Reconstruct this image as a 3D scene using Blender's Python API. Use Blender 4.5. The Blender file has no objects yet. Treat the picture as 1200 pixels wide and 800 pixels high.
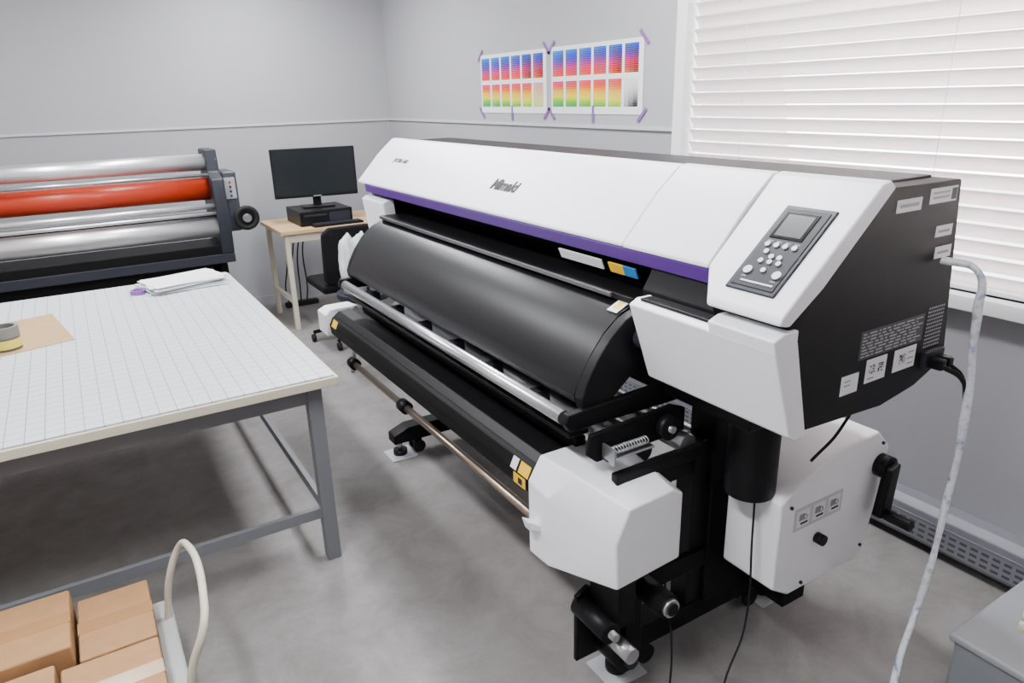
import bpy, bmesh, math, random, colorsys
from mathutils import Matrix, Vector
random.seed(4)
C=bpy.context
# ---------------------------------------------------------------- materials
_m={}
def mat(name,col,rough=.5,metal=0,bump=0,scale=40,var=0,trans=0,emit=None,estr=1,alpha=1,spec=.5,coat=0):
    if name in _m: return _m[name]
    m=bpy.data.materials.new(name); m.use_nodes=True; nt=m.node_tree; b=nt.nodes['Principled BSDF']
    b.inputs['Base Color'].default_value=(*col,1); b.inputs['Roughness'].default_value=rough
    b.inputs['Metallic'].default_value=metal; b.inputs['Transmission Weight'].default_value=trans
    b.inputs['Alpha'].default_value=alpha; b.inputs['Specular IOR Level'].default_value=spec
    b.inputs['Coat Weight'].default_value=coat
    if emit: b.inputs['Emission Color'].default_value=(*emit,1); b.inputs['Emission Strength'].default_value=estr
    tc=nt.nodes.new('ShaderNodeTexCoord'); n=nt.nodes.new('ShaderNodeTexNoise'); n.inputs['Scale'].default_value=scale
    n.inputs['Detail'].default_value=4
    nt.links.new(tc.outputs['Object'],n.inputs['Vector'])
    if var:
        r=nt.nodes.new('ShaderNodeValToRGB'); r.color_ramp.elements[0].position=.3; r.color_ramp.elements[1].position=.7
        r.color_ramp.elements[0].color=(*[c*(1-var) for c in col],1); r.color_ramp.elements[1].color=(*[min(1,c*(1+var)) for c in col],1)
        nt.links.new(n.outputs['Fac'],r.inputs['Fac']); nt.links.new(r.outputs['Color'],b.inputs['Base Color'])
    if bump:
        bp=nt.nodes.new('ShaderNodeBump'); bp.inputs['Strength'].default_value=bump; bp.inputs['Distance'].default_value=.01
        nt.links.new(n.outputs['Fac'],bp.inputs['Height']); nt.links.new(bp.outputs['Normal'],b.inputs['Normal'])
    _m[name]=m; return m
WHITE=mat('white_plastic',(.86,.87,.90),.42,bump=.02,scale=300)
BLACK=mat('black_plastic',(.005,.005,.006),.42,bump=.03,scale=400,spec=.22)
BLACKM=mat('black_powdercoat',(.004,.004,.0045),.5,bump=.05,scale=500,spec=.18)
APRON=mat('satin_black_sheet',(.005,.005,.0055),.38,bump=.01,scale=200,spec=.28)
DARK=mat('dark_grey_plastic',(.022,.024,.032),.45,spec=.3)
PURPLE=mat('purple_trim',(.075,.018,.19),.4,spec=.3)
GLASSD=mat('smoked_cover',(.008,.008,.010),.1,coat=.3)
STEEL=mat('brushed_steel',(.55,.56,.58),.3,.95,bump=.03,scale=200)
CHROME=mat('polished_roller',(.82,.82,.83),.36,.85)
BRASS=mat('warm_steel_shaft',(.33,.26,.21),.3,.9)
GREY=mat('grey_paint',(.25,.26,.29),.45)
LABW=mat('label_white',(.75,.75,.77),.5)
YEL=mat('label_yellow',(.85,.50,.01),.5)
BLUE=mat('label_blue',(.02,.18,.5),.5)
INK=mat('label_ink',(.015,.015,.017),.6)
RED=mat('red_rubber',(.36,.028,.008),.36,bump=.02,scale=60,spec=.4)
RUBBER=mat('rubber',(.008,.008,.008),.7,spec=.3)
CREAM=mat('cream_enamel',(.58,.53,.42),.45)
KRAFT=mat('corrugated_card',(.36,.19,.08),.8,bump=.05,scale=30,var=.08)
KRAFTP=mat('kraft_paper',(.40,.25,.12),.75,var=.05,scale=12)
WOOD=mat('desk_wood',(.55,.36,.18),.45,var=.1,scale=9)
PAPER=mat('paper',(.78,.79,.80),.7)
WALL=mat('wall_paint',(.375,.378,.395),.75,bump=.03,scale=150,var=.015)
WALLD=mat('wall_panel_paint',(.34,.343,.362),.7,bump=.03,scale=150,var=.015)
TRIM=mat('trim_paint',(.50,.505,.525),.5)
CEIL=mat('ceiling_tile',(.75,.75,.75),.85,bump=.1,scale=80)
FRAMEW=mat('white_frame',(.80,.80,.81),.4)
TAPEP=mat('purple_tape',(.22,.085,.33),.5)
BAG=mat('clear_film',(.9,.93,.95),.25,trans=.4,alpha=.8)

def floor_mat():
    m=bpy.data.materials.new('vinyl_floor'); m.use_nodes=True; nt=m.node_tree; b=nt.nodes['Principled BSDF']
    tc=nt.nodes.new('ShaderNodeTexCoord')
    n=nt.nodes.new('ShaderNodeTexNoise'); n.inputs['Scale'].default_value=4.5; n.inputs['Detail'].default_value=12; n.inputs['Roughness'].default_value=.75; n.inputs['Distortion'].default_value=.4
    nt.links.new(tc.outputs['Object'],n.inputs['Vector'])
    r=nt.nodes.new('ShaderNodeValToRGB'); r.color_ramp.elements[0].position=.36; r.color_ramp.elements[1].position=.66
    r.color_ramp.elements[0].color=(.185,.172,.165,1); r.color_ramp.elements[1].color=(.265,.252,.245,1)
    nt.links.new(n.outputs['Fac'],r.inputs['Fac']); nt.links.new(r.outputs['Color'],b.inputs['Base Color'])
    b.inputs['Roughness'].default_value=.58; b.inputs['Specular IOR Level'].default_value=.3
    n2=nt.nodes.new('ShaderNodeTexNoise'); n2.inputs['Scale'].default_value=60
    nt.links.new(tc.outputs['Object'],n2.inputs['Vector'])
    bp=nt.nodes.new('ShaderNodeBump'); bp.inputs['Strength'].default_value=.08; bp.inputs['Distance'].default_value=.005
    nt.links.new(n2.outputs['Fac'],bp.inputs['Height']); nt.links.new(bp.outputs['Normal'],b.inputs['Normal'])
    return m
def grid_mat():
    m=bpy.data.materials.new('gridded_cutting_mat'); m.use_nodes=True; nt=m.node_tree; b=nt.nodes['Principled BSDF']
    tc=nt.nodes.new('ShaderNodeTexCoord'); s=nt.nodes.new('ShaderNodeSeparateXYZ'); nt.links.new(tc.outputs['Object'],s.inputs[0])
    outs=[]
    for ax in ('X','Y'):
        d=nt.nodes.new('ShaderNodeMath'); d.operation='DIVIDE'; d.inputs[1].default_value=.05; nt.links.new(s.outputs[ax],d.inputs[0])
        fr=nt.nodes.new('ShaderNodeMath'); fr.operation='FRACT'; nt.links.new(d.outputs[0],fr.inputs[0])
        l=nt.nodes.new('ShaderNodeMath'); l.operation='LESS_THAN'; l.inputs[1].default_value=.055; nt.links.new(fr.outputs[0],l.inputs[0]); outs.append(l)
    mx=nt.nodes.new('ShaderNodeMath'); mx.operation='MAXIMUM'; nt.links.new(outs[0].outputs[0],mx.inputs[0]); nt.links.new(outs[1].outputs[0],mx.inputs[1])
    c=nt.nodes.new('ShaderNodeMix'); c.data_type='RGBA'; c.inputs['A'].default_value=(.55,.57,.60,1); c.inputs['B'].default_value=(.20,.25,.31,1)
    nt.links.new(mx.outputs[0],c.inputs['Factor']); nt.links.new(c.outputs['Result'],b.inputs['Base Color']); b.inputs['Roughness'].default_value=.4
    return m
def wood_panel_mat():
    m=bpy.data.materials.new('whitewashed_wood'); m.use_nodes=True; nt=m.node_tree; b=nt.nodes['Principled BSDF']
    tc=nt.nodes.new('ShaderNodeTexCoord'); mp=nt.nodes.new('ShaderNodeMapping'); mp.inputs['Scale'].default_value=(14,14,.9)
    n=nt.nodes.new('ShaderNodeTexNoise'); n.inputs['Scale'].default_value=2.5; n.inputs['Detail'].default_value=8
    nt.links.new(tc.outputs['Object'],mp.inputs[0]); nt.links.new(mp.outputs[0],n.inputs['Vector'])
    r=nt.nodes.new('ShaderNodeValToRGB'); r.color_ramp.elements[0].position=.3; r.color_ramp.elements[1].position=.7
    r.color_ramp.elements[0].color=(.40,.35,.33,1); r.color_ramp.elements[1].color=(.55,.50,.48,1)
    nt.links.new(n.outputs['Fac'],r.inputs['Fac']); nt.links.new(r.outputs['Color'],b.inputs['Base Color']); b.inputs['Roughness'].default_value=.5
    return m
def blind_mat():
    m=bpy.data.materials.new('blind_slat'); m.use_nodes=True; nt=m.node_tree; nt.nodes.clear()
    o=nt.nodes.new('ShaderNodeOutputMaterial'); mx=nt.nodes.new('ShaderNodeMixShader'); mx.inputs[0].default_value=.36
    p=nt.nodes.new('ShaderNodeBsdfPrincipled'); p.inputs['Base Color'].default_value=(.88,.86,.86,1); p.inputs['Roughness'].default_value=.5
    t=nt.nodes.new('ShaderNodeBsdfTranslucent'); t.inputs['Color'].default_value=(.96,.86,.85,1)
    nt.links.new(p.outputs[0],mx.inputs[1]); nt.links.new(t.outputs[0],mx.inputs[2]); nt.links.new(mx.outputs[0],o.inputs[0]); return m
def hose_mat():
    m=bpy.data.materials.new('printed_vinyl_wrap'); m.use_nodes=True; nt=m.node_tree; b=nt.nodes['Principled BSDF']
    tc=nt.nodes.new('ShaderNodeTexCoord'); n=nt.nodes.new('ShaderNodeTexNoise'); n.inputs['Scale'].default_value=38; n.inputs['Detail'].default_value=3
    nt.links.new(tc.outputs['Object'],n.inputs['Vector'])
    r=nt.nodes.new('ShaderNodeValToRGB'); cr=r.color_ramp
    cr.elements[0].position=.30; cr.elements[0].color=(.16,.24,.48,1); cr.elements[1].position=.72; cr.elements[1].color=(.42,.44,.48,1)
    for p,c in ((.40,(.62,.65,.72,1)),(.52,(.78,.80,.84,1)),(.62,(.66,.68,.73,1))): e=cr.elements.new(p); e.color=c
    nt.links.new(n.outputs['Fac'],r.inputs['Fac']); nt.links.new(r.outputs['Color'],b.inputs['Base Color']); b.inputs['Roughness'].default_value=.25
    bp=nt.nodes.new('ShaderNodeBump'); bp.inputs['Strength'].default_value=.5; bp.inputs['Distance'].default_value=.006
    nt.links.new(n.outputs['Fac'],bp.inputs['Height']); nt.links.new(bp.outputs['Normal'],b.inputs['Normal']); return m
# ---------------------------------------------------------------- mesh helpers
def link(o,parent=None):
    C.collection.objects.link(o)
    if parent: o.parent=parent
    return o
def group(name):
    e=bpy.data.objects.new(name,None); e.empty_display_size=.1; return link(e)
def fin(bm,name,m,parent,bevel=0,smooth=False,seg=2):
    bmesh.ops.recalc_face_normals(bm,faces=bm.faces)
    me=bpy.data.meshes.new(name); bm.to_mesh(me); bm.free()
    o=bpy.data.objects.new(name,me); me.materials.append(m)
    if bevel:
        b=o.modifiers.new('bevel','BEVEL'); b.width=bevel; b.segments=seg; b.limit_method='ANGLE'; b.angle_limit=math.radians(25)
        for p in me.polygons: p.use_smooth=True
        w=o.modifiers.new('wn','WEIGHTED_NORMAL'); w.keep_sharp=True
    if smooth:
        for p in me.polygons: p.use_smooth=True
    return link(o,parent)
def box(name,x0,x1,y0,y1,z0,z1,m,parent=None,bevel=0):
    bm=bmesh.new(); bmesh.ops.create_cube(bm,size=1)
    for v in bm.verts: v.co=Vector(((x0+x1)/2+v.co.x*(x1-x0),(y0+y1)/2+v.co.y*(y1-y0),(z0+z1)/2+v.co.z*(z1-z0)))
    return fin(bm,name,m,parent,bevel)
def prism(name,prof,a0,a1,m,parent=None,bevel=0,axis='Y'):
    bm=bmesh.new()
    def co(p,a):
        if axis=='Y': return (p[0],a,p[1])
        if axis=='X': return (a,p[0],p[1])
        return (p[0],p[1],a)
    v0=[bm.verts.new(co(p,a0)) for p in prof]; v1=[bm.verts.new(co(p,a1)) for p in prof]
    bm.faces.new(v0); bm.faces.new(v1[::-1]); n=len(prof)
    for i in range(n): bm.faces.new((v0[i],v0[(i+1)%n],v1[(i+1)%n],v1[i]))
    return fin(bm,name,m,parent,bevel)
def hull(name,pts,m,parent=None,bevel=0):
    bm=bmesh.new(); [bm.verts.new(p) for p in pts]
    r=bmesh.ops.convex_hull(bm,input=bm.verts)
    bmesh.ops.delete(bm,geom=[g for g in r['geom_interior'] if isinstance(g,bmesh.types.BMVert)],context='VERTS')
    bmesh.ops.dissolve_limit(bm,angle_limit=.05,verts=bm.verts,edges=bm.edges)
    return fin(bm,name,m,parent,bevel)
def cyl(name,p0,p1,r,m,parent=None,r2=None,seg=32,bevel=0):
    p0=Vector(p0);p1=Vector(p1);d=p1-p0; bm=bmesh.new()
    bmesh.ops.create_cone(bm,cap_ends=True,segments=seg,radius1=r,radius2=r if r2 is None else r2,depth=d.length)
    q=d.to_track_quat('Z','Y').to_matrix().to_4x4(); bmesh.ops.transform(bm,matrix=Matrix.Translation((p0+p1)/2)@q,verts=bm.verts)
    o=fin(bm,name,m,parent,bevel)
    for p in o.data.polygons: p.use_smooth=len(p.vertices)==4
    return o
def ring(name,c,axis,R,r,m,parent,seg=32):
    bm=bmesh.new(); ax=Vector(axis).normalized(); q=ax.to_track_quat('Z','Y')
    vs=[]
    for i in range(seg):
        a=2*math.pi*i/seg; row=[]
        for j in range(10):
            b=2*math.pi*j/10; v=Vector(((R+r*math.cos(b))*math.cos(a),(R+r*math.cos(b))*math.sin(a),r*math.sin(b)))
            row.append(bm.verts.new(Vector(c)+q@v))
        vs.append(row)
    for i in range(seg):
        for j in range(10): bm.faces.new((vs[i][j],vs[(i+1)%seg][j],vs[(i+1)%seg][(j+1)%10],vs[i][(j+1)%10]))
    return fin(bm,name,m,parent,smooth=True)
def tube(name,r0,r1,z0,z1,cx,cy,m,parent,seg=40):
    bm=bmesh.new(); rows=[]
    for r,z in ((r0,z0),(r1,z0),(r1,z1),(r0,z1)):
        rows.append([bm.verts.new((cx+r*math.cos(2*math.pi*i/seg),cy+r*math.sin(2*math.pi*i/seg),z)) for i in range(seg)])
    for k in range(4):
        a=rows[k];b=rows[(k+1)%4]
        for i in range(seg): bm.faces.new((a[i],a[(i+1)%seg],b[(i+1)%seg],b[i]))
    return fin(bm,name,m,parent)
def wire(name,pts,r,m,parent=None,res=8,radii=None):
    cu=bpy.data.curves.new(name,'CURVE'); cu.dimensions='3D'; cu.bevel_depth=r; cu.bevel_resolution=3; cu.resolution_u=res; cu.use_fill_caps=True
    s=cu.splines.new('BEZIER'); s.bezier_points.add(len(pts)-1)
    for i,(b,p) in enumerate(zip(s.bezier_points,pts)):
        b.co=p; b.handle_left_type=b.handle_right_type='AUTO'
        if radii: b.radius=radii[i%len(radii)]
    tmp=bpy.data.objects.new(name,cu); C.collection.objects.link(tmp)
    dg=C.evaluated_depsgraph_get(); me=bpy.data.meshes.new_from_object(tmp.evaluated_get(dg)); bpy.data.objects.remove(tmp)
    me.materials.clear(); me.materials.append(m)
    for p in me.polygons: p.use_smooth=True
    o=bpy.data.objects.new(name,me); return link(o,parent)
def text(name,s,size,M,m,parent,ext=.0006,shear=0,off=.018,sx=1):
    cu=bpy.data.curves.new(name,'FONT'); cu.body=s; cu.size=size; cu.extrude=ext; cu.align_x='CENTER'; cu.align_y='CENTER'; cu.shear=shear; cu.offset=size*off
    tmp=bpy.data.objects.new(name,cu); C.collection.objects.link(tmp)
    dg=C.evaluated_depsgraph_get(); me=bpy.data.meshes.new_from_object(tmp.evaluated_get(dg)); bpy.data.objects.remove(tmp)
    me.transform(M@Matrix.Diagonal((sx,1,1,1))); me.materials.clear(); me.materials.append(m); o=bpy.data.objects.new(name,me); return link(o,parent)
# ---------------------------------------------------------------- camera
f=832.0
Rv=Vector((.8509,-.5246,-.0261)); Uv=Vector((.1937,.2672,.944)); Bv=Vector((-.4883,-.8083,.329)); H=1.64
cam=bpy.data.cameras.new("camera"); co=bpy.data.objects.new("camera",cam); link(co)
co.matrix_world=Matrix(((Rv.x,Uv.x,Bv.x,0),(Rv.y,Uv.y,Bv.y,0),(Rv.z,Uv.z,Bv.z,H),(0,0,0,1)))
cam.lens=f/1200*36; cam.clip_start=.05; C.scene.camera=co
# ---------------------------------------------------------------- room shell
XL,XR,YF,YB,ZC=-1.9,2.5,-1.6,6.1,2.75
box('floor',XL-.1,XR+.1,YF-.1,YB+.1,-.05,0,floor_mat())
box('ceiling',XL-.1,XR+.1,YF-.1,YB+.1,ZC,ZC+.05,CEIL)
g=group('wall_back'); box('upper_panel',XL,XR,YB,YB+.1,1.46,ZC,WALL,g); box('lower_panel',XL,XR,YB,YB+.1,0,1.46,WALLD,g)
box('trim_1',XL,XR-.012,YB-.012,YB,1.452,1.468,TRIM)
WY0,WY1,WZ0,WZ1=-1.2,2.53,.97,2.55
g=group('wall_window_side')
box('below_sill',XR,XR+.1,YF,YB,0,WZ0,WALLD,g); box('above_head',XR,XR+.1,YF,YB,WZ1,ZC,WALL,g)
box('left_lower',XR,XR+.1,WY1,YB,WZ0,1.46,WALLD,g); box('left_upper',XR,XR+.1,WY1,YB,1.46,WZ1,WALL,g)
box('right_part',XR,XR+.1,YF,WY0,WZ0,WZ1,WALL,g)
box('trim_2',XR-.012,XR,WY1+.06,YB-.012,1.452,1.468,TRIM)
box('wall_front',XL,XR,YF-.1,YF,0,ZC,WALL)
# window
g=group('window_1')
for n,a in (('jamb_far',(XR-.02,XR+.1,WY1-.005,WY1+.06,WZ0-.06,WZ1+.06)),('jamb_near',(XR-.02,XR+.1,WY0-.06,WY0,WZ0-.06,WZ1+.06)),
            ('head',(XR-.02,XR+.1,WY0,WY1-.005,WZ1,WZ1+.06)),('sill',(XR-.05,XR+.1,WY0-.06,WY1+.06,WZ0-.05,WZ0)),
            ('mullion',(XR+.06,XR+.1,.62,.67,WZ0,WZ1))): box(n,*a,FRAMEW,g,.003)
box('pane',XR+.075,XR+.08,WY0,WY1,WZ0,WZ1,mat('window_glass',(1,1,1),0,trans=1,spec=.3),g)
def blinds():
    g=group('venetian_blind'); bm=bmesh.new(); pitch=.0535; w=.060; n=int((WZ1-WZ0-.03)/pitch)
    ang=math.radians(56); cx=XR+.035
    for i in range(n):
        z=WZ0+.03+i*pitch; prev=None
        for k in range(6):
            s=(k/5-.5)*w; c=.004*(1-(2*k/5-1)**2)
            dx=s*math.cos(ang)-c*math.sin(ang); dz=s*math.sin(ang)+c*math.cos(ang)
            a=bm.verts.new((cx-dx,WY0+.01,z+.01+dz)); b=bm.verts.new((cx-dx,WY1-.012,z+.01+dz))
            if prev: bm.faces.new((prev[0],prev[1],b,a))
            prev=(a,b)
    o=fin(bm,'slats',blind_mat(),g,smooth=True)
    sm=o.modifiers.new('s','SOLIDIFY'); sm.thickness=.0012
    for y in (2.2,1.35,.5,-.35): 
        wire('ladder_cord',[(XR+.003,y,WZ0+.02),(XR+.003,y,1.7),(XR+.003,y,WZ1-.01)],.0012,FRAMEW,g)
    box('bottom_rail',XR+.015,XR+.055,WY0+.01,WY1-.012,WZ0+.001,WZ0+.018,FRAMEW,g,.003)
    box('head_rail',XR+.01,XR+.06,WY0+.01,WY1-.012,WZ1-.035,WZ1-.002,FRAMEW,g,.003)
blinds()
# left partition wall with sliding door and glazed door (the entrance side of this room)
WP=wood_panel_mat()
g=group('wall_left')
box('panel_a',XL-.1,XL,YF,-.6,0,ZC,WP,g); box('panel_b',XL-.1,XL,1.9,YB,0,ZC,WP,g); box('over_doors',XL-.1,XL,-.6,1.9,2.1,ZC,WP,g); box('between',XL-.1,XL,.5,.9,0,2.1,WP,g)
for y in (-.62,1.88,3.2,4.6): box('aluminium_post',XL,XL+.02,y,y+.05,0,ZC,STEEL,g)
g=group('door_1')
box('leaf',XL-.02,XL+.02,-.58,.48,.01,2.08,WP,g,.003); box('glass_panel',XL+.02,XL+.024,-.2,.2,1.1,1.8,mat('frosted',(.8,.85,.88),.3),g)
box('track',XL,XL+.07,-.6,1.6,2.1,2.2,STEEL,g,.004)
wire('pull_handle',[(XL+.02,.38,.85),(XL+.07,.38,.87),(XL+.07,.38,1.2),(XL+.02,.38,1.22)],.01,BLACK,g)
g=group('door_2')
for n,a in (('stile_a',(.92,1.0,.01,2.08)),('stile_b',(1.78,1.86,.01,2.08)),('rail_top',(1.0,1.78,1.98,2.08)),('rail_bottom',(1.0,1.78,.01,.2))):
    box(n,XL-.03,XL+.01,a[0],a[1],a[2],a[3],STEEL,g,.003)
box('glass',XL-.012,XL-.006,1.0,1.78,.2,1.98,mat('door_glass',(.85,.9,.92),.2),g)
wire('handle',[(XL+.01,1.05,.8),(XL+.07,1.08,.95),(XL+.07,1.08,1.05),(XL+.01,1.05,1.2)],.009,STEEL,g)
g=group('doormat'); box('mat',XL+.15,XL+.65,.98,1.8,.001,.014,mat('green_mat',(.01,.13,.09),.95,bump=.5,scale=200,var=.3),g,.004)
# slotted trunking along the window wall
g=group('baseboard_window_side')
TR=mat('trunking_paint',(.20,.205,.235),.45)
prism('trunking',[(XR-.07,.03),(XR-.085,.05),(XR-.085,.165),(XR-.06,.19),(XR,.19),(XR,.03)],-1.5,4.2,TR,g,.004)
bm=bmesh.new()
for i in range(150):
    for z in (.062,.085,.108):
        y=-1.4+i*.036; bm.faces.new([bm.verts.new(v) for v in ((XR-.0856,y,z),(XR-.0856,y+.024,z),(XR-.0856,y+.024,z+.010),(XR-.0856,y,z+.010))])
fin(bm,'grille_slots',mat('slot_shadow_grey',(.06,.06,.07),.6),g)
box('trunking_lid_line',XR-.087,XR-.0845,-1.5,4.2,.135,.139,GREY,g)
box('lower_skirting',XR-.015,XR,-1.5,YB,0,.03,WALLD,g)
box('baseboard_back',XL,XR-.02,YB-.012,YB,0,.07,WALLD)
# ---------------------------------------------------------------- wide format printer
P=group('wide_format_printer')
Y0,Y1=.842,3.35
back=[(1.385,1.44),(1.683,1.437),(1.715,1.2),(1.745,1.0),(1.63,.955),(1.5,.935)]
full=back+[(1.20,.95),(1.145,1.17),(1.13,1.21),(1.2,1.262)]
prism('end_housing_near',full,Y0,1.04,BLACKM,P,.004)
prism('end_housing_near_inner',back+[(1.20,.95),(1.17,1.17),(1.195,1.21),(1.21,1.26)],1.041,1.30,BLACKM,P,.003)
prism('end_housing_far',back+[(1.25,.955),(1.23,1.17),(1.225,1.21),(1.24,1.262)],3.03,3.29,BLACKM,P,.004)
mid=[(1.385,1.44),(1.683,1.437),(1.715,1.2),(1.745,1.0),(1.5,.94),(1.24,.95),(1.24,1.08),(1.36,1.14),(1.36,1.30),(1.30,1.345)]
prism('beam_housing',mid,1.30,3.03,BLACKM,P)
box('rear_top_strip',1.45,1.665,.9,3.3,1.437,1.443,BLACK,P,.002)
for i in range(9): cyl('top_screw',(1.432,1.0+i*.27,1.438),(1.432,1.0+i*.27,1.4425),.006,DARK,P,seg=12)
lid=[(1.42,1.441),(1.40,1.454),(1.378,1.450),(1.30,1.385),(1.19,1.268),(1.188,1.258),(1.215,1.258),(1.31,1.362),(1.39,1.43)]
prism('front_cover',lid,1.405,Y1+.01,WHITE,P,.004)
lid2=[(1.42,1.441),(1.40,1.456),(1.378,1.452),(1.30,1.387),(1.188,1.268),(1.186,1.258),(1.215,1.258),(1.31,1.362),(1.39,1.43)]
prism('front_cover_section',lid2,1.105,1.400,WHITE,P,.003)
prism('front_cover_far_end',[(1.42,1.441),(1.378,1.450),(1.19,1.268),(1.20,1.25),(1.24,1.25),(1.30,1.28),(1.42,1.40)],3.335,3.35,WHITE,P,.004)
prism('purple_trim_strip',[(1.186,1.257),(1.190,1.223),(1.21,1.223),(1.215,1.257)],1.075,3.27,PURPLE,P,.002)
modp=[(1.42,1.442),(1.40,1.458),(1.375,1.452),(1.105,1.224),(1.098,1.208),(1.13,1.200),(1.22,1.262)]
bm=bmesh.new()
A=[bm.verts.new((p[0],.832,p[1])) for p in modp]; Bq=[bm.verts.new((p[0],1.02,p[1])) for p in modp]
lidp=[(1.42,1.442),(1.40,1.458),(1.378,1.452),(1.188,1.27),(1.186,1.258),(1.20,1.25),(1.22,1.262)]
Cq=[bm.verts.new((p[0],1.10,p[1])) for p in lidp]
bm.faces.new(A); bm.faces.new(Cq[::-1])
for L1,L2 in ((A,Bq),(Bq,Cq)):
    for i in range(7): bm.faces.new((L1[i],L1[(i+1)%7],L2[(i+1)%7],L2[i]))
fin(bm,'control_module_cover',WHITE,P,.005)
O=Vector((1.375,0,1.452)); us=Vector((-.27,0,-.228)).normalized(); ns=Vector((us.z,0,-us.x)).normalized()
if ns.z<0: ns=-ns
def slope_M(s,y,h=0):
    M=Matrix.Identity(4); X=Vector((0,-1,0)); Yv=-us; Z=ns
    for r in range(3): M[r][0]=X[r];M[r][1]=Yv[r];M[r][2]=Z[r]
    p=O+us*s+ns*h; p.y=y
    for r in range(3): M[r][3]=p[r]
    return M
def sbox(name,s0,s1,y0,y1,h0,h1,m,bevel=0):
    bm=bmesh.new(); bmesh.ops.create_cube(bm,size=1)
    for v in bm.verts: v.co=Vector((v.co.x*(y1-y0),v.co.y*(s1-s0),v.co.z*(h1-h0)))
    bmesh.ops.transform(bm,matrix=slope_M((s0+s1)/2,(y0+y1)/2,(h0+h1)/2),verts=bm.verts)
    return fin(bm,name,m,P,bevel)
dy=.010
sbox('control_panel',.085,.318,.868+dy,.992+dy,-.004,.004,DARK,.003)
sbox('control_panel_inset',.095,.308,.877+dy,.983+dy,.002,.0055,mat('panel_grey',(.020,.022,.029),.5,spec=.25),.002)
sbox('display',.105,.178,.895+dy,.975+dy,.004,.007,mat('lcd_glass',(.005,.006,.007),.15,spec=.3),.001)
sbox('display_face',.112,.171,.903+dy,.967+dy,.0066,.0073,mat('lcd_face',(.012,.014,.016),.3,spec=.3))
def sbtn(s,y,r,m=LABW):
    a=O+us*s+ns*.005; b=O+us*s+ns*.0085; a.y=b.y=y+dy; cyl('button',a,b,r,m,P,seg=20)
for i in range(4): sbtn(.196,.965-i*.022,.0062)
for s,y in ((.215,.955),(.226,.935),(.226,.915),(.24,.952),(.24,.93),(.24,.908),(.262,.93)): sbtn(s,y,.0058)
sbtn(.268,.965,.0098); sbtn(.268,.893,.0098)
for s,y in ((.186,.965),(.186,.943),(.186,.921),(.186,.899),(.284,.965),(.284,.893)): sbox('button_caption',s-.0012,s+.0012,y-.006+dy,y+.006+dy,.0052,.0058,GREY)
sbox('status_bar',.293,.297,.885+dy,.965+dy,.004,.0065,LABW)
ul=Vector((-.11,0,-.117)).normalized(); nl=Vector((ul.z,0,-ul.x)); nl=nl if nl.z>0 else -nl
def lidM(x,z,y,h=.001):
    M=Matrix.Identity(4); X=Vector((0,-1,0)); Yv=-ul
    for r in range(3): M[r][0]=X[r];M[r][1]=Yv[r];M[r][2]=nl[r]
    p=Vector((x,y,z))+nl*h
    for r in range(3): M[r][3]=p[r]
    return M
text('logo_lettering','Mimaki',.058,lidM(1.262,1.3446,2.11),INK,P,shear=.25,off=.04,sx=.98)
text('type_lettering','JV330-160',.028,lidM(1.285,1.369,3.05),INK,P,shear=.3,off=.02,sx=1.25)
# white lower side covers
prism('lower_cover_near',[(1.118,1.168),(1.093,1.155),(1.165,.952),(1.185,.94),(1.22,.945),(1.16,1.168)],.832,1.262,WHITE,P,.005)
prism('lower_cover_near_lip',[(1.118,1.19),(1.088,1.178),(1.098,1.14),(1.16,1.15),(1.16,1.19)],.8325,1.005,WHITE,P,.004)
prism('lower_cover_far',[(1.20,1.205),(1.175,1.192),(1.205,.985),(1.22,.97),(1.25,.975),(1.23,1.205)],3.03,3.295,WHITE,P,.005)
box('cover_tab',1.11,1.15,1.02,1.24,1.164,1.172,BLACK,P,.003)
prism('inner_front_window',[(1.232,1.228),(1.238,1.228),(1.30,1.16),(1.294,1.158)],1.34,3.0,GLASSD,P)
box('carriage_rail',1.30,1.345,1.33,3.02,1.16,1.19,DARK,P,.003)
box('platen',1.16,1.37,1.325,3.03,1.125,1.142,BLACK,P,.003)
box('platen_edge',1.15,1.162,1.40,3.02,1.130,1.143,mat('platen_edge_metal',(.14,.14,.15),.35,.9),P,.002)
ap=[(1.30,1.135),(1.24,1.137),(1.18,1.128),(1.125,1.103),(1.075,1.062),(1.035,1.012),(1.005,.96),(.985,.915),(.988,.895),(1.005,.885),(1.03,.90),(1.10,.975),(1.2,1.05),(1.30,1.08)]
o=prism('heater_apron',ap,1.335,3.02,APRON,P)
for p in o.data.polygons: p.use_smooth=True
o.data.set_sharp_from_angle(angle=math.radians(40))
ap2=[(1.30,1.13),(1.24,1.132),(1.18,1.123),(1.12,1.098),(1.07,1.057),(1.03,1.007),(1.0,.955),(.985,.915),(.99,.885),(1.03,.87),(1.09,.90),(1.2,.99),(1.3,1.02)]
prism('apron_end_cap_near',ap2,1.30,1.334,BLACK,P,.004); prism('apron_end_cap_far',ap2,3.021,3.05,BLACK,P,.004)
cyl('apron_knob',(1.17,1.27,1.045),(1.17,1.30,1.045),.028,DARK,P,seg=24,bevel=.004)
box('body_underbeam',1.25,1.6,1.0,3.25,.87,.955,BLACKM,P,.005)
cyl('media_guide_roller',(.95,1.33,.865),(.95,2.98,.865),.019,STEEL,P)
for y in (1.30,3.0): prism('roller_arm',[(.925,.865),(.935,.89),(1.30,.90),(1.30,.84),(.94,.842)],y-.012,y+.012,BLACKM,P,.004)
box('roller_tray',.965,1.03,1.33,3.0,.80,.812,BLACK,P,.002)
for i in range(6):
    y=1.55+i*.26; box('pinch_bracket',1.0,1.06,y,y+.04,.80,.84,DARK,P,.003); cyl('pinch_screw',(.998,y+.02,.825),(1.0,y+.02,.825),.006,STEEL,P,seg=12)
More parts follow.
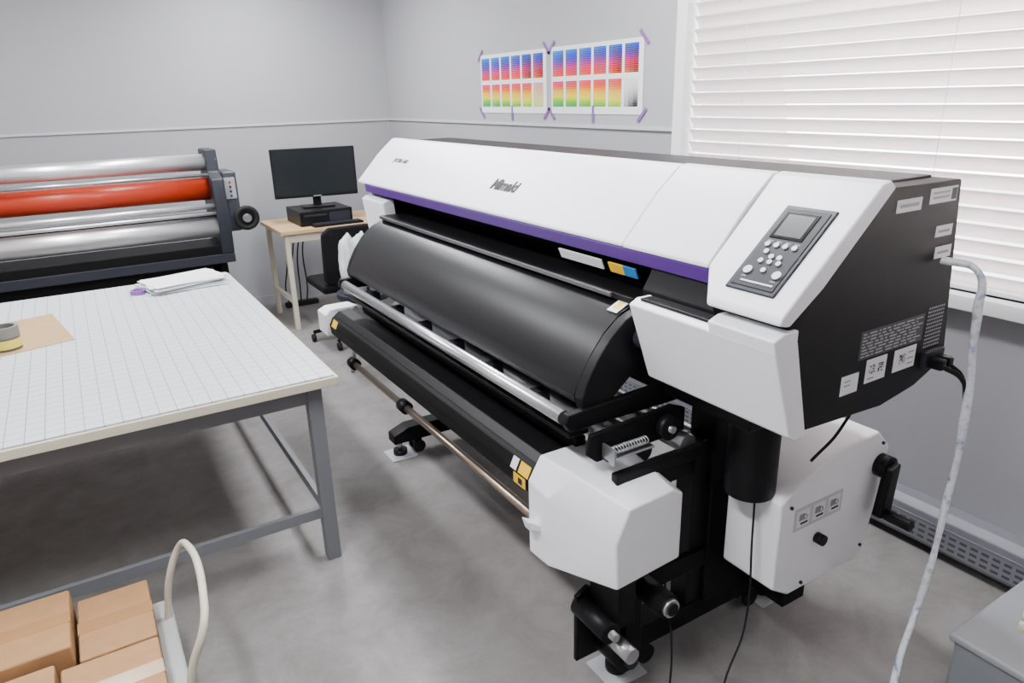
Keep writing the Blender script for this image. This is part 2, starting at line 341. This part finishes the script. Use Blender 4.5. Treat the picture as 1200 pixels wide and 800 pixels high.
# mechanism at near end
prism('arm_plate',[(.97,.78),(.98,.835),(1.25,.85),(1.30,.83),(1.30,.76),(1.0,.755)],1.255,1.27,BLACKM,P,.004)
box('arm_plate_low',1.02,1.32,1.20,1.225,.70,.735,BLACKM,P,.004)
box('spring_bracket',1.01,1.16,1.222,1.25,.765,.772,STEEL,P,.001); box('spring_bracket_b',1.01,1.016,1.20,1.25,.765,.81,STEEL,P,.001)
for i in range(14): ring('spring_coil',(1.02+i*.009,1.232,.790),(1,.25,0),.010,.002,STEEL,P,seg=14)
cyl('gear_wheel',(1.22,1.225,.80),(1.22,1.25,.80),.033,BLACK,P,seg=24); cyl('gear_hub',(1.22,1.215,.80),(1.22,1.26,.80),.010,STEEL,P)
cyl('supply_roll',(1.18,1.34,.72),(1.18,2.95,.72),.042,STEEL,P); cyl('supply_roll_hub',(1.18,1.28,.72),(1.18,1.34,.72),.028,BLACK,P)
cyl('tension_bar',(1.28,1.22,.74),(1.28,1.5,.74),.028,STEEL,P)
# front take-up beam
bp=[(.905,.61),(.90,.655),(.915,.685),(.95,.712),(1.06,.712),(1.06,.69),(1.0,.66),(1.0,.61)]
prism('takeup_beam',bp,1.40,3.12,BLACKM,P,.004)
prism('takeup_beam_cover',[(.925,.697),(.948,.717),(1.0,.722),(1.0,.712),(.95,.705)],1.42,3.10,BLACK,P,.002)
box('rear_slat_rail',1.04,1.075,1.40,3.05,.715,.75,BLACKM,P,.003)
for yy,w in ((1.43,.05),(1.49,.03)):
    prism('warning_label',[(.9,.655),(.9145,.6855),(.9155,.685),(.9025,.655)],yy,yy+w,YEL if w>.04 else LABW,P)
box('caution_label',.8985,.9005,1.44,1.50,.618,.648,YEL,P); box('caution_icon',.8975,.8990,1.455,1.475,.624,.642,INK,P)
prism('far_label',[(.9,.655),(.9145,.6855),(.9155,.685),(.9025,.655)],3.03,3.09,YEL,P)
hull('takeup_end_cover_near',[(.965,1.125,.465),(.958,1.125,.60),(1.0,1.125,.685),(1.14,1.125,.695),(1.175,1.125,.675),(1.175,1.125,.48),
  (.895,1.33,.44),(.895,1.33,.65),(.95,1.27,.722),(1.15,1.27,.722),
  (.895,1.42,.435),(.895,1.42,.66),(.935,1.42,.725),(1.16,1.42,.725),(1.19,1.42,.68),(1.19,1.42,.45)],WHITE,P,.006)
hull('latch_tab',[(.895,1.36,.53),(.895,1.40,.53),(.87,1.37,.535),(.87,1.40,.535),(.895,1.36,.55),(.895,1.40,.55),(.868,1.365,.545),(.868,1.40,.545),(.86,1.37,.57),(.86,1.40,.57)],WHITE,P,.002)
hull('takeup_end_cover_far',[(x,y,z) for x in (.885,1.06) for y in (3.12,3.24) for z in (.60,.70)]+[(.91,3.12,.725),(1.04,3.12,.725),(.92,3.23,.72),(1.03,3.23,.72)],WHITE,P,.006)
cyl('takeup_shaft',(.96,1.30,.485),(.96,3.05,.485),.014,BRASS,P)
cyl('takeup_shaft_lower',(1.0,1.35,.43),(1.0,3.05,.43),.010,BLACK,P)
for y in (2.98,2.4): cyl('shaft_collar',(.96,y,.485),(.96,y+.05,.485),.026,BLACK,P)
# stand: legs and columns
PAD=mat('floor_pad_plastic',(.42,.44,.46),.4)
for Y,n in ((1.30,'near'),(2.93,'far')):
    prism('leg_foot_'+n,[(1.08,.075),(1.08,.12),(1.16,.15),(1.74,.15),(1.80,.12),(1.80,.075)],Y-.04,Y+.04,BLACKM,P,.005)
    box('column_'+n,1.42,1.62,Y-.05,Y+.05,.14,.945,BLACKM,P,.006)
    box('column_plate_'+n,1.36,1.44,Y-.035,Y+.035,.14,.70,BLACK,P,.004)
    box('beam_bracket_'+n,1.0,1.42,Y-.03,Y+.03,.60,.66,BLACKM,P,.004)
    for x in (1.12,1.76):
        cyl('leveller_stem',(x,Y,.02),(x,Y,.08),.012,STEEL,P,seg=16); cyl('leveller_foot',(x,Y,.006),(x,Y,.03),.034,BLACK,P,seg=24)
        box('floor_pad',x-.065,x+.065,Y-.065,Y+.065,0,.007,PAD,P,.002)
        sg=1 if x<1.5 else -1
        for s in (-1,1): cyl('caster_wheel',(x+.09*sg,Y+s*.018,.032),(x+.09*sg,Y+s*.032,.032),.031,RUBBER,P,seg=24)
        box('caster_fork',x+.09*sg-.02,x+.09*sg+.02,Y-.018,Y+.018,.03,.078,BLACK,P,.003)
box('stand_crossbeam',1.46,1.56,1.3,2.93,.20,.30,BLACKM,P,.005)
cyl('waste_ink_bottle',(1.42,1.12,.60),(1.42,1.12,.935),.068,BLACK,P,seg=40,bevel=.006)
box('bottle_bracket',1.38,1.5,1.10,1.28,.90,.95,BLACKM,P,.003)
cyl('lower_roller_a',(.98,1.16,.30),(.98,1.30,.30),.03,BLACK,P); cyl('lower_roller_a_core',(.98,1.14,.30),(.98,1.32,.30),.012,STEEL,P)
box('lower_arm',1.0,1.42,1.25,1.275,.28,.34,BLACKM,P,.004)
box('lower_arm_b',1.0,1.06,1.16,1.28,.30,.45,BLACKM,P,.004)
cyl('tension_roller_b',(1.16,1.14,.32),(1.16,1.25,.32),.035,BLACK,P); cyl('tension_roller_b_face',(1.16,1.125,.32),(1.16,1.142,.32),.026,STEEL,P)
cyl('tension_roller_b_cap',(1.16,1.12,.32),(1.16,1.128,.32),.018,BLACK,P)
cyl('tension_roller_c',(1.06,1.18,.16),(1.06,1.30,.16),.04,BLACK,P); cyl('tension_roller_c_core',(1.06,1.16,.16),(1.06,1.185,.16),.018,DARK,P)
prism('lower_roller_bracket',[(.96,.12),(.96,.34),(1.0,.36),(1.08,.30),(1.10,.12)],1.285,1.30,BLACKM,P,.003)
cyl('lower_roller_d',(1.02,1.12,.235),(1.02,1.22,.235),.022,STEEL,P)
box('lower_post',1.10,1.16,1.24,1.28,.10,.62,BLACKM,P,.004)
# rear media feed unit (white with crank)
prism('rear_feed_cover',[(1.43,.33),(1.43,.60),(1.50,.64),(1.68,.70),(1.84,.70),(1.90,.64),(1.90,.56),(1.84,.30),(1.80,.285),(1.50,.285)],1.02,1.20,WHITE,P,.008)
cyl('rear_feed_shaft',(1.70,1.2,.50),(1.70,3.0,.50),.02,STEEL,P)
cyl('rear_knob',(1.60,.995,.44),(1.60,1.02,.44),.016,BLACK,P,seg=24)
prism('crank_arm',[(1.835,.60),(1.88,.61),(1.865,.455),(1.845,.435),(1.81,.45)],.965,.995,BLACK,P,.006)
cyl('crank_hub',(1.86,.985,.59),(1.86,1.02,.59),.035,BLACK,P,seg=28); cyl('crank_handle',(1.84,.89,.455),(1.84,.99,.455),.017,BLACK,P,seg=24,bevel=.003)
box('instruction_sticker',1.49,1.695,1.0188,1.021,.495,.565,mat('sticker_grey',(.55,.55,.57),.5),P)
for i in range(3):
    box('instruction_icon',1.50+i*.067,1.552+i*.067,1.0178,1.0190,.505,.555,LABW,P)
    box('instruction_glyph',1.508+i*.067,1.53+i*.067,1.017,1.0179,.525,.545,GREY,P); box('instruction_glyph_bar',1.515+i*.067,1.545+i*.067,1.017,1.0179,.512,.518,INK,P); ring('instruction_arrow',(1.535+i*.067,1.0176,.532),(0,1,0),.007,.0009,INK,P,16)
for p in ((1.47,.58),(1.82,.33),(1.86,.66),(1.55,.31)): cyl('cover_screw',(p[0],1.014,p[1]),(p[0],1.02,p[1]),.005,DARK,P,seg=12)
box('rear_support',1.6,1.7,1.1,1.3,.14,.29,BLACKM,P,.004)
def lab(n,x0,x1,z0,z1,m=LABW,d=.001): box(n,x0,x1,Y0-d,Y0+.001,z0,z1,m,P)
lab('side_label',1.445,1.535,1.385,1.412); lab('side_label_print',1.455,1.525,1.395,1.402,GREY,.0015)
lab('side_label',1.565,1.670,1.392,1.425); lab('side_label_icon',1.648,1.668,1.396,1.421,INK,.0015); lab('side_label_print',1.575,1.64,1.402,1.407,GREY,.0015); lab('side_label_print',1.575,1.64,1.413,1.417,GREY,.0015)
lab('side_label',1.61,1.675,1.315,1.34); lab('side_label_print',1.62,1.665,1.324,1.330,GREY,.0015); lab('side_label',1.62,1.685,1.265,1.292); lab('side_label_print',1.63,1.675,1.275,1.281,GREY,.0015)
lab('rating_plate',1.385,1.625,1.072,1.138,mat('plate_grey',(.04,.04,.043),.5))
PP=mat('plate_print',(.32,.32,.34),.5)
for i in range(8):
    x=1.392
    while x<1.60:
        w=random.uniform(.006,.03); lab('plate_print',x,min(x+w,1.62),1.077+i*.0074,1.0802+i*.0074,PP,.0015); x+=w+random.uniform(.004,.012)
lab('qr_label',1.42,1.495,1.01,1.066); lab('qr_label',1.525,1.61,1.012,1.066); lab('qr_label',1.335,1.395,1.0,1.045)
bm=bmesh.new()
for (cx,cz) in ((1.442,1.040),(1.475,1.040),(1.556,1.040)):
    for i in range(9):
        for j in range(9):
            if random.random()<.5:
                x=cx-.011+i*.0025; z=cz-.011+j*.0025
                bm.faces.new([bm.verts.new(v) for v in ((x,Y0-.0015,z),(x+.0025,Y0-.0015,z),(x+.0025,Y0-.0015,z+.0025),(x,Y0-.0015,z+.0025))])
fin(bm,'qr_print',INK,P)
for k,(x,z) in enumerate(((1.43,1.018),(1.58,1.05),(1.58,1.035),(1.58,1.022),(1.345,1.03),(1.345,1.02))): lab('qr_caption',x,x+.022,z,z+.003,GREY,.0015)
for i in range(8):
    for j in range(11): cyl('vent_hole',(1.642+i*.0085,Y0-.001,1.05+j*.0095),(1.642+i*.0085,Y0+.002,1.05+j*.0095),.0028,GREY,P,seg=6)
box('power_inlet',1.64,1.72,Y0-.012,Y0+.005,.995,1.04,DARK,P,.003)
for i in range(2): box('power_plug',1.65+i*.032,1.672+i*.032,Y0-.045,Y0-.01,1.0,1.027,BLACK,P,.004)
prism('carriage_label',[(1.196,1.205),(1.208,1.178),(1.211,1.179),(1.200,1.207)],1.50,1.70,LABW,P)
prism('notice_label_blue',[(1.196,1.205),(1.208,1.178),(1.211,1.179),(1.200,1.207)],1.36,1.41,BLUE,P)
prism('notice_label_yellow',[(1.196,1.205),(1.208,1.178),(1.211,1.179),(1.200,1.207)],1.41,1.47,YEL,P)
prism('apron_label',[(1.124,1.105),(1.178,1.130),(1.177,1.132),(1.123,1.107)],1.342,1.38,LABW,P)
prism('apron_label_mark',[(1.135,1.1108),(1.16,1.1225),(1.159,1.1245),(1.134,1.1128)],1.35,1.37,YEL,P)
# cables
wire('power_cord',[(1.66,.80,1.01),(1.685,.765,.985),(1.70,.752,.92),(1.705,.748,.82),(1.71,.75,.78)],.006,RUBBER,P)
wire('signal_cord',[(1.69,.80,1.01),(1.715,.78,.98),(1.72,.765,.92),(1.715,.757,.84),(1.71,.75,.78)],.005,RUBBER,P)
wire('floor_cord_a',[(1.2,1.2,.35),(1.17,1.13,.2),(1.14,1.10,.02),(1.02,.98,.006),(.98,.80,.006),(1.05,.6,.006)],.003,RUBBER,P)
wire('floor_cord_b',[(1.42,1.1,.62),(1.40,1.08,.5),(1.38,1.06,.2),(1.30,1.05,.02),(1.20,.95,.006),(1.15,.8,.006),(1.3,.5,.006)],.003,RUBBER,P)
wire('rear_cord',[(1.55,1.0,.95),(1.62,.98,.88),(1.58,.98,.8),(1.5,1.0,.72)],.004,RUBBER,P)
g=group('wrapped_cable_bundle')
hp=[(1.632,.83,1.264),(1.648,.76,1.250),(1.662,.75,1.16),(1.678,.752,1.07),(1.694,.75,.985),(1.698,.748,.88),(1.707,.75,.78),(1.70,.752,.66),(1.688,.75,.54),(1.668,.748,.44),(1.648,.75,.344),(1.588,.74,.18),(1.50,.69,.03),(1.40,.58,.012),(1.38,.3,.012)]
wire('bundle',hp,.0095,hose_mat(),g,12,radii=(1,.75,1.1,.85,1.0,1.15,.85))
# ---------------------------------------------------------------- laminator
L=group('laminating_machine')
x0,x1=-1.0,.86
def roll(n,y,z,r,m,xe=.80): cyl(n,(x0+.12,y,z),(xe,y,z),r,m,L,seg=48)
roll('bottom_steel_roller',5.14,.845,.068,CHROME); roll('red_silicone_roller',5.26,1.088,.074,RED); roll('top_steel_roller',5.27,1.262,.054,CHROME,.80)
roll('thin_idler_a',5.12,.985,.018,CHROME); roll('thin_idler_b',5.10,.940,.012,CHROME); roll('guide_bar',5.17,1.185,.011,STEEL)
box('feed_table',x0+.1,.80,5.18,5.30,.90,.93,BLACK,L,.004)
for a,b,n in ((.80,.88,'right'),(x0,x0+.12,'left')):
    prism('side_housing_'+n,[(5.10,.66),(5.06,.9),(5.10,1.16),(5.20,1.20),(5.22,1.345),(5.44,1.345),(5.5,1.1),(5.5,.66)],a,b,DARK,L,.01,axis='X')
box('control_box',.88,.97,5.14,5.40,.80,1.20,mat('control_grey',(.04,.043,.056),.45),L,.015)
box('control_keypad',.885,.955,5.133,5.141,1.02,1.16,mat('keypad',(.3,.31,.34),.4),L,.003)
for i in range(4): cyl('keypad_button',(.92,5.128,1.04+i*.03),(.92,5.135,1.04+i*.03),.008,RED if i==3 else INK,L,seg=14)
cyl('pressure_handwheel_hub',(.99,5.2,.89),(.99,5.07,.89),.028,STEEL,L); ring('pressure_handwheel',(.99,5.09,.89),(0,1,0),.066,.018,RUBBER,L)
cyl('handwheel_disc',(.99,5.085,.89),(.99,5.10,.89),.055,BLACK,L)
box('base_beam',x0+.1,.88,5.12,5.45,.62,.72,BLACKM,L,.006); box('base_lip',x0+.1,.88,5.10,5.125,.60,.66,DARK,L,.003); box('base_fabric_tray',x0+.12,.80,5.2,5.42,.34,.62,BLACK,L,.01)
for x in (x0+.05,.74):
    box('leg',x,x+.1,5.2,5.4,.06,.62,BLACKM,L,.006); box('foot',x-.02,x+.12,5.05,5.55,.05,.10,BLACKM,L,.006)
    for y in (5.1,5.5): cyl('foot_caster',(x+.03,y,.03),(x+.07,y,.03),.03,RUBBER,L,seg=20)
# ---------------------------------------------------------------- desk, monitor, pc, chair
D=group('side_desk')
box('desk_top',1.22,2.35,5.18,5.80,.72,.75,WOOD,D,.003)
for x in (1.25,2.29):
    for y in (5.2,5.74): box('desk_leg',x,x+.035,y,y+.035,0,.72,CREAM,D,.002)
for y in (5.205,5.745): box('desk_rail',1.28,2.29,y,y+.02,.66,.72,CREAM,D)
box('desk_side_rail',1.255,1.28,5.23,5.74,.20,.23,CREAM,D)
Mn=group('computer_monitor')
Mn.matrix_world=Matrix.Translation((1.60,5.47,0))@Matrix.Rotation(math.radians(-8),4,'Z')
def mbox(n,*a,m=BLACK,bevel=.003): return box(n,*a,m,Mn,bevel)
mbox('bezel',-.31,.31,-.018,.018,.94,1.30); mbox('screen',-.30,.30,-.0195,-.017,.957,1.292,m=mat('screen_off',(.012,.015,.017),.22),bevel=0)
mbox('back_bulge',-.18,.18,.018,.04,1.0,1.24); mbox('stand_neck',-.03,.03,.02,.045,.875,1.05); mbox('stand_base',-.12,.12,-.06,.09,.862,.875)
mbox('chin',-.03,.03,-.021,-.018,.945,.952,m=GREY,bevel=0)
g=group('desktop_computer'); box('case',1.40,1.80,5.28,5.66,.751,.861,BLACK,g,.006); box('drive_slot',1.43,1.60,5.277,5.281,.82,.835,DARK,g); box('front_grille',1.62,1.78,5.277,5.281,.775,.84,DARK,g)
g=group('computer_keyboard'); box('key_tray',1.47,1.85,5.185,5.27,.751,.768,BLACK,g,.004)
for i in range(3):
    for j in range(14): box('key',1.48+j*.0255,1.50+j*.0255,5.192+i*.025,5.212+i*.025,.768,.774,DARK,g)
g=group('power_strip'); box('strip',1.35,1.62,5.84,5.90,.002,.04,RUBBER,g,.005)
for k in range(4): wire('lead',[(1.38+k*.05,5.87,.04),(1.36+k*.06,5.85,.16),(1.40+k*.05,5.9,.30+.05*k),(1.45+k*.05,5.95,.5+.04*k)],.006,RUBBER,g)
CF=mat('chair_fabric',(.006,.006,.007),.9,bump=.2,scale=200,spec=.2)
Ch=group('office_chair')
cx,cy=1.53,4.78
prism('backrest',[(cx-.20,.48),(cx-.19,.80),(cx-.14,.84),(cx+.14,.84),(cx+.19,.80),(cx+.20,.48),(cx+.15,.45),(cx-.15,.45)],cy-.20,cy-.15,CF,Ch,.015)
box('seat',cx-.22,cx+.22,cy-.2,cy+.2,.40,.46,CF,Ch,.02)
box('back_support',cx-.03,cx+.03,cy-.155,cy-.13,.38,.6,BLACK,Ch,.004)
cyl('gas_lift',(cx,cy,.10),(cx,cy,.40),.025,BLACK,Ch)
for i in range(5):
    a=i*2*math.pi/5+.3; e=(cx+.26*math.cos(a),cy+.26*math.sin(a),.07); cyl('star_arm',(cx,cy,.11),e,.02,BLACK,Ch,r2=.013,seg=12)
    cyl('chair_caster',(e[0]-.012,e[1],.028),(e[0]+.012,e[1],.028),.028,RUBBER,Ch,seg=18)
g=group('stool'); cyl('stool_seat',(1.45,4.18,.46),(1.45,4.18,.50),.17,DARK,g,bevel=.008)
for i in range(4):
    a=i*math.pi/2+.4; cyl('stool_leg',(1.45+.12*math.cos(a),4.18+.12*math.sin(a),.46),(1.45+.16*math.cos(a),4.18+.16*math.sin(a),0),.012,STEEL,g,seg=12)
g=group('plastic_wrapped_bottles')
for i,(x,y) in enumerate(((1.35,4.16),(1.43,4.17),(1.51,4.15),(1.40,4.26),(1.49,4.26))):
    bm=bmesh.new(); bmesh.ops.create_uvsphere(bm,u_segments=24,v_segments=16,radius=1)
    for v in bm.verts:
        n=Vector(v.co); k=1+.12*math.sin(9*n.x+5*i)+.1*math.sin(11*n.z+3*n.y*4)
        v.co=Vector((x+n.x*.05*k,y+n.y*.045*k,.685+n.z*.17*(1+.04*math.sin(8*n.x))))
    fin(bm,'bag',BAG,g,smooth=True); cyl('bottle',(x,y,.504),(x,y,.74),.034,mat('bottle_plastic',(.85,.87,.9),.3),g,seg=24); cyl('bottle_cap',(x,y,.74),(x,y,.775),.016,WHITE,g,seg=16)
# ---------------------------------------------------------------- cutting table
T=group('cutting_table'); ty0,ty1,tx0,tx1=2.25,4.14,-1.5,.66
box('table_top',tx0,tx1,ty0,ty1,.71,.742,CREAM,T,.003)
TL=mat('table_frame_paint',(.16,.165,.18),.5)
for x in (tx0+.05,tx1-.1):
    for y in (ty0+.05,ty1-.1): box('table_leg',x,x+.05,y,y+.05,0,.71,TL,T,.003)
for y in (ty0+.065,ty1-.085): box('lower_rail',tx0+.1,tx1-.1,y,y+.02,.18,.22,TL,T)
box('lower_rail_side',tx1-.085,tx1-.065,ty0+.1,ty1-.1,.18,.22,TL,T); box('apron_rail',tx0+.05,tx1-.05,ty0+.06,ty0+.08,.64,.71,TL,T)
box('apron_rail_side',tx1-.08,tx1-.06,ty0+.08,ty1-.06,.64,.71,TL,T)
g=group('cutting_mat'); box('mat',tx0+.01,tx1-.012,ty0+.01,ty1-.01,.743,.748,grid_mat(),g,.001)
zt=.7485
g=group('kraft_sheet'); prism('sheet',[(-.62,3.1),(-.10,3.25),(-.18,3.75),(-.68,3.62)],zt,zt+.0015,KRAFTP,g,axis='Z')
for i,(x,y,r,h,c) in enumerate(((-.33,3.28,.052,.05,(.75,.62,.08)),(-.42,3.48,.052,.048,(.3,.24,.16)))):
    g=group('tape_roll'); m=mat('tape_side_%d'%i,(.09,.085,.08),.5)
    z=zt+.002
    tube('tape',.038,r,z,z+h,x,y,m,g); tube('band',r,r+.001,z+.008,z+h-.008,x,y,mat('tape_band_%d'%i,c,.5),g)
    tube('stacked_tape',.038,r-.002,z+h,z+h+.04,x+.004,y,mat('tape_gray',(.17,.16,.14),.5),g)
g=group('masking_tape_roll'); tube('tape',.025,.036,zt,zt+.02,.19,3.90,TAPEP,g)
g=group('paper_stack')
for i in range(12):
    w,h=.36,.24; a=random.uniform(-.12,.12)+.2; x=.40+random.uniform(-.02,.02); y=3.95+random.uniform(-.02,.02)
    pr=[]
    for sx,sy in ((-1,-1),(1,-1),(1,1),(-1,1)): pr.append((x+sx*w/2*math.cos(a)-sy*h/2*math.sin(a),y+sx*w/2*math.sin(a)+sy*h/2*math.cos(a)))
    prism('sheets',pr,zt+i*.0034,zt+i*.0034+.003,PAPER if i%4 else mat('tinted_paper',(.5,.60,.58),.7),g,axis='Z')
# ---------------------------------------------------------------- platform cart with parcels
def parcel(n,x0,x1,y0,y1,z0,z1,parent):
    box(n,x0,x1,y0,y1,z0,z1,KRAFT,parent,.006); ym=(y0+y1)/2
    box(n+'_tape',x0-.0006,x1+.0006,ym-.025,ym+.025,z0+.002,z1+.0006,mat('packing_tape',(.36,.19,.08),.25),parent)
g=group('platform_cart')
ox=-.10
box('deck',-.42+ox,.12+ox,1.50,2.12,.17,.20,mat('cart_grey',(.4,.41,.4),.5),g,.012)
for x in (-.34,.04):
    for y in (1.58,2.04): cyl('cart_wheel',(x-.015+ox,y,.055),(x+.015+ox,y,.055),.055,RUBBER,g,seg=24); box('fork',x-.022+ox,x+.022+ox,y-.02,y+.02,.09,.17,STEEL,g)
wire('push_handle',[(.10+ox,1.60,.19),(.13+ox,1.60,.34),(.17+ox,1.61,.43),(.185+ox,1.66,.46),(.185+ox,1.96,.46),(.17+ox,2.01,.43),(.13+ox,2.02,.34),(.10+ox,2.02,.19)],.010,CREAM,g)
g=group('cardboard_parcel_pile')
parcel('parcel_a',-.40+ox,-.16+ox,1.55,1.80,.2005,.34,g); parcel('parcel_b',-.15+ox,.07+ox,1.54,1.78,.2005,.33,g); parcel('parcel_c',-.39+ox,-.12+ox,1.82,2.08,.2005,.36,g); parcel('parcel_d',-.11+ox,.07+ox,1.80,2.07,.2005,.32,g)
# ---------------------------------------------------------------- color charts
SW=bpy.data.materials.new('printed_swatches'); SW.use_nodes=True; a_=SW.node_tree.nodes.new('ShaderNodeVertexColor'); a_.layer_name='Col'
SW.node_tree.links.new(a_.outputs[0],SW.node_tree.nodes['Principled BSDF'].inputs['Base Color']); SW.node_tree.nodes['Principled BSDF'].inputs['Roughness'].default_value=.7
SW.node_tree.nodes['Principled BSDF'].inputs['Specular IOR Level'].default_value=.2
def ramp(st,t):
    t=max(0,min(1,t))*(len(st)-1); i=min(int(t),len(st)-2); u=t-i
    return [st[i][k]*(1-u)+st[i+1][k]*u for k in range(3)]
R1=[(.02,.48,.82),(.06,.22,.72),(.38,.12,.62),(.80,.06,.42),(.90,.10,.15),(.95,.40,.08)]
R2=[(.88,.08,.42),(.95,.28,.10),(.98,.72,.02),(.92,.88,.04),(.40,.72,.12),(.06,.58,.36)]
def chart(y0,y1,z0,z1,cols,seed):
    g=group('color_chart_poster'); x=XR-.004
    prism('sheet',[(y0,z0),(y1,z0),(y1,z1),(y0,z1)],x,x+.0015,PAPER,g,axis='X')
    bm=bmesh.new(); lay=bm.loops.layers.float_color.new('Col')
    cw=(y1-y0-.03)/cols; rh=(z1-z0-.05)/2; nk=16
    for r in range(2):
        for c in range(cols):
            for k in range(nk):
                for l in range(3):
                    ya=y1-.015-c*cw-l*cw*.28; yb=ya-cw*.28; za=z1-.022-r*(rh+.008)-k*(rh-.018)/nk; zb=za-(rh-.018)/nk*.90
                    t=k/(nk-1); sh=c/cols
                    col=ramp(R1 if r==0 else R2,t*.85+.15*sh if r==0 else t*(.55+.45*(1-sh))+.1*sh)
                    w=.02+.14*(2-l)/2 if (seed+c)%2 else .10-.04*l
                    col=[q*(1-w)+w for q in col]
                    if r==0 and c>=cols-2: col=[q*(.92-.3*t*(l/2)) for q in col]
                    if seed==1 and r==1 and c==cols-1:
                        v=.93-.85*(t**2)*(l+1)/3; col=[v,v*.99,v*.98]
                    if seed==0 and r==1 and c==cols-1: col=[q*.4+.5 for q in col]
                    fc=bm.faces.new([bm.verts.new(p) for p in ((x-.0008,ya,za),(x-.0008,yb,za),(x-.0008,yb,zb),(x-.0008,ya,zb))])
                    for lp in fc.loops: lp[lay]=(*[.85*q**2.2 for q in col],1)
    fin(bm,'swatches',SW,g)
    for (yy,zz,a) in ((y0,z1,.8),(y1,z1,-.8),(y0,z0,-.8),(y1,z0,.8),((y0+y1)/2,z0,1.57)):
        pr=[]; w,h=.045,.009
        for sx,sy in ((-1,-1),(1,-1),(1,1),(-1,1)): pr.append((yy+sx*w*math.cos(a)-sy*h*math.sin(a),zz+sx*w*math.sin(a)+sy*h*math.cos(a)))
        prism('masking_tape',pr,x-.002,x-.0012,TAPEP,g,axis='X')
chart(2.82,3.61,1.525,1.885,6,1); chart(3.66,4.44,1.525,1.885,6,0)
# ---------------------------------------------------------------- storage bin with papers
g=group('storage_bin')
GB=mat('bin_plastic',(.20,.215,.23),.4)
box('bin_body',1.72,2.20,.30,.68,.0,.29,GB,g,.012); box('bin_rim',1.71,2.21,.29,.69,.275,.30,mat('bin_rim',(.28,.295,.31),.35),g,.008)
g=group('booklet_pile')
for i in range(5): box('booklet',1.86+i*.006,2.16,.34-i*.004,.60,.3005+i*.012,.3115+i*.012,PAPER if i%2 else mat('booklet_tint',(.55,.50,.33),.6),g,.001)
# ---------------------------------------------------------------- ceiling lamps + light
for i,(x,y) in enumerate(((-.3,1.0),(-.3,3.9),(1.5,2.2),(1.3,4.9))):
    g=group('ceiling_lamp')
    box('housing',x-.12,x+.12,y-.62,y+.62,ZC-.06,ZC-.001,FRAMEW,g,.004); box('diffuser',x-.10,x+.10,y-.6,y+.6,ZC-.068,ZC-.06,mat('lamp_diffuser',(.9,.9,.9),.5,emit=(.93,.96,1),estr=8),g)
    l=bpy.data.lights.new('lamp_tube','AREA'); l.shape='RECTANGLE'; l.size=.2; l.size_y=1.2; l.energy=(75,80,75,75)[i]; l.color=(.96,.975,1)
    lo=bpy.data.objects.new('lamp_tube',l); lo.location=(x,y,ZC-.075); link(lo,g)
l=bpy.data.lights.new('daylight','AREA'); l.shape='RECTANGLE'; l.size=1.9; l.size_y=4.2; l.energy=1400; l.color=(1,.985,.97)
lo=bpy.data.objects.new('daylight',l); lo.location=(XR+.9,.7,2.1); lo.rotation_euler=(0,math.radians(75),0); link(lo)
w=bpy.data.worlds.new('world'); C.scene.world=w; w.use_nodes=True; bg=w.node_tree.nodes['Background']; bg.inputs[0].default_value=(.95,.97,1,1); bg.inputs[1].default_value=6.0
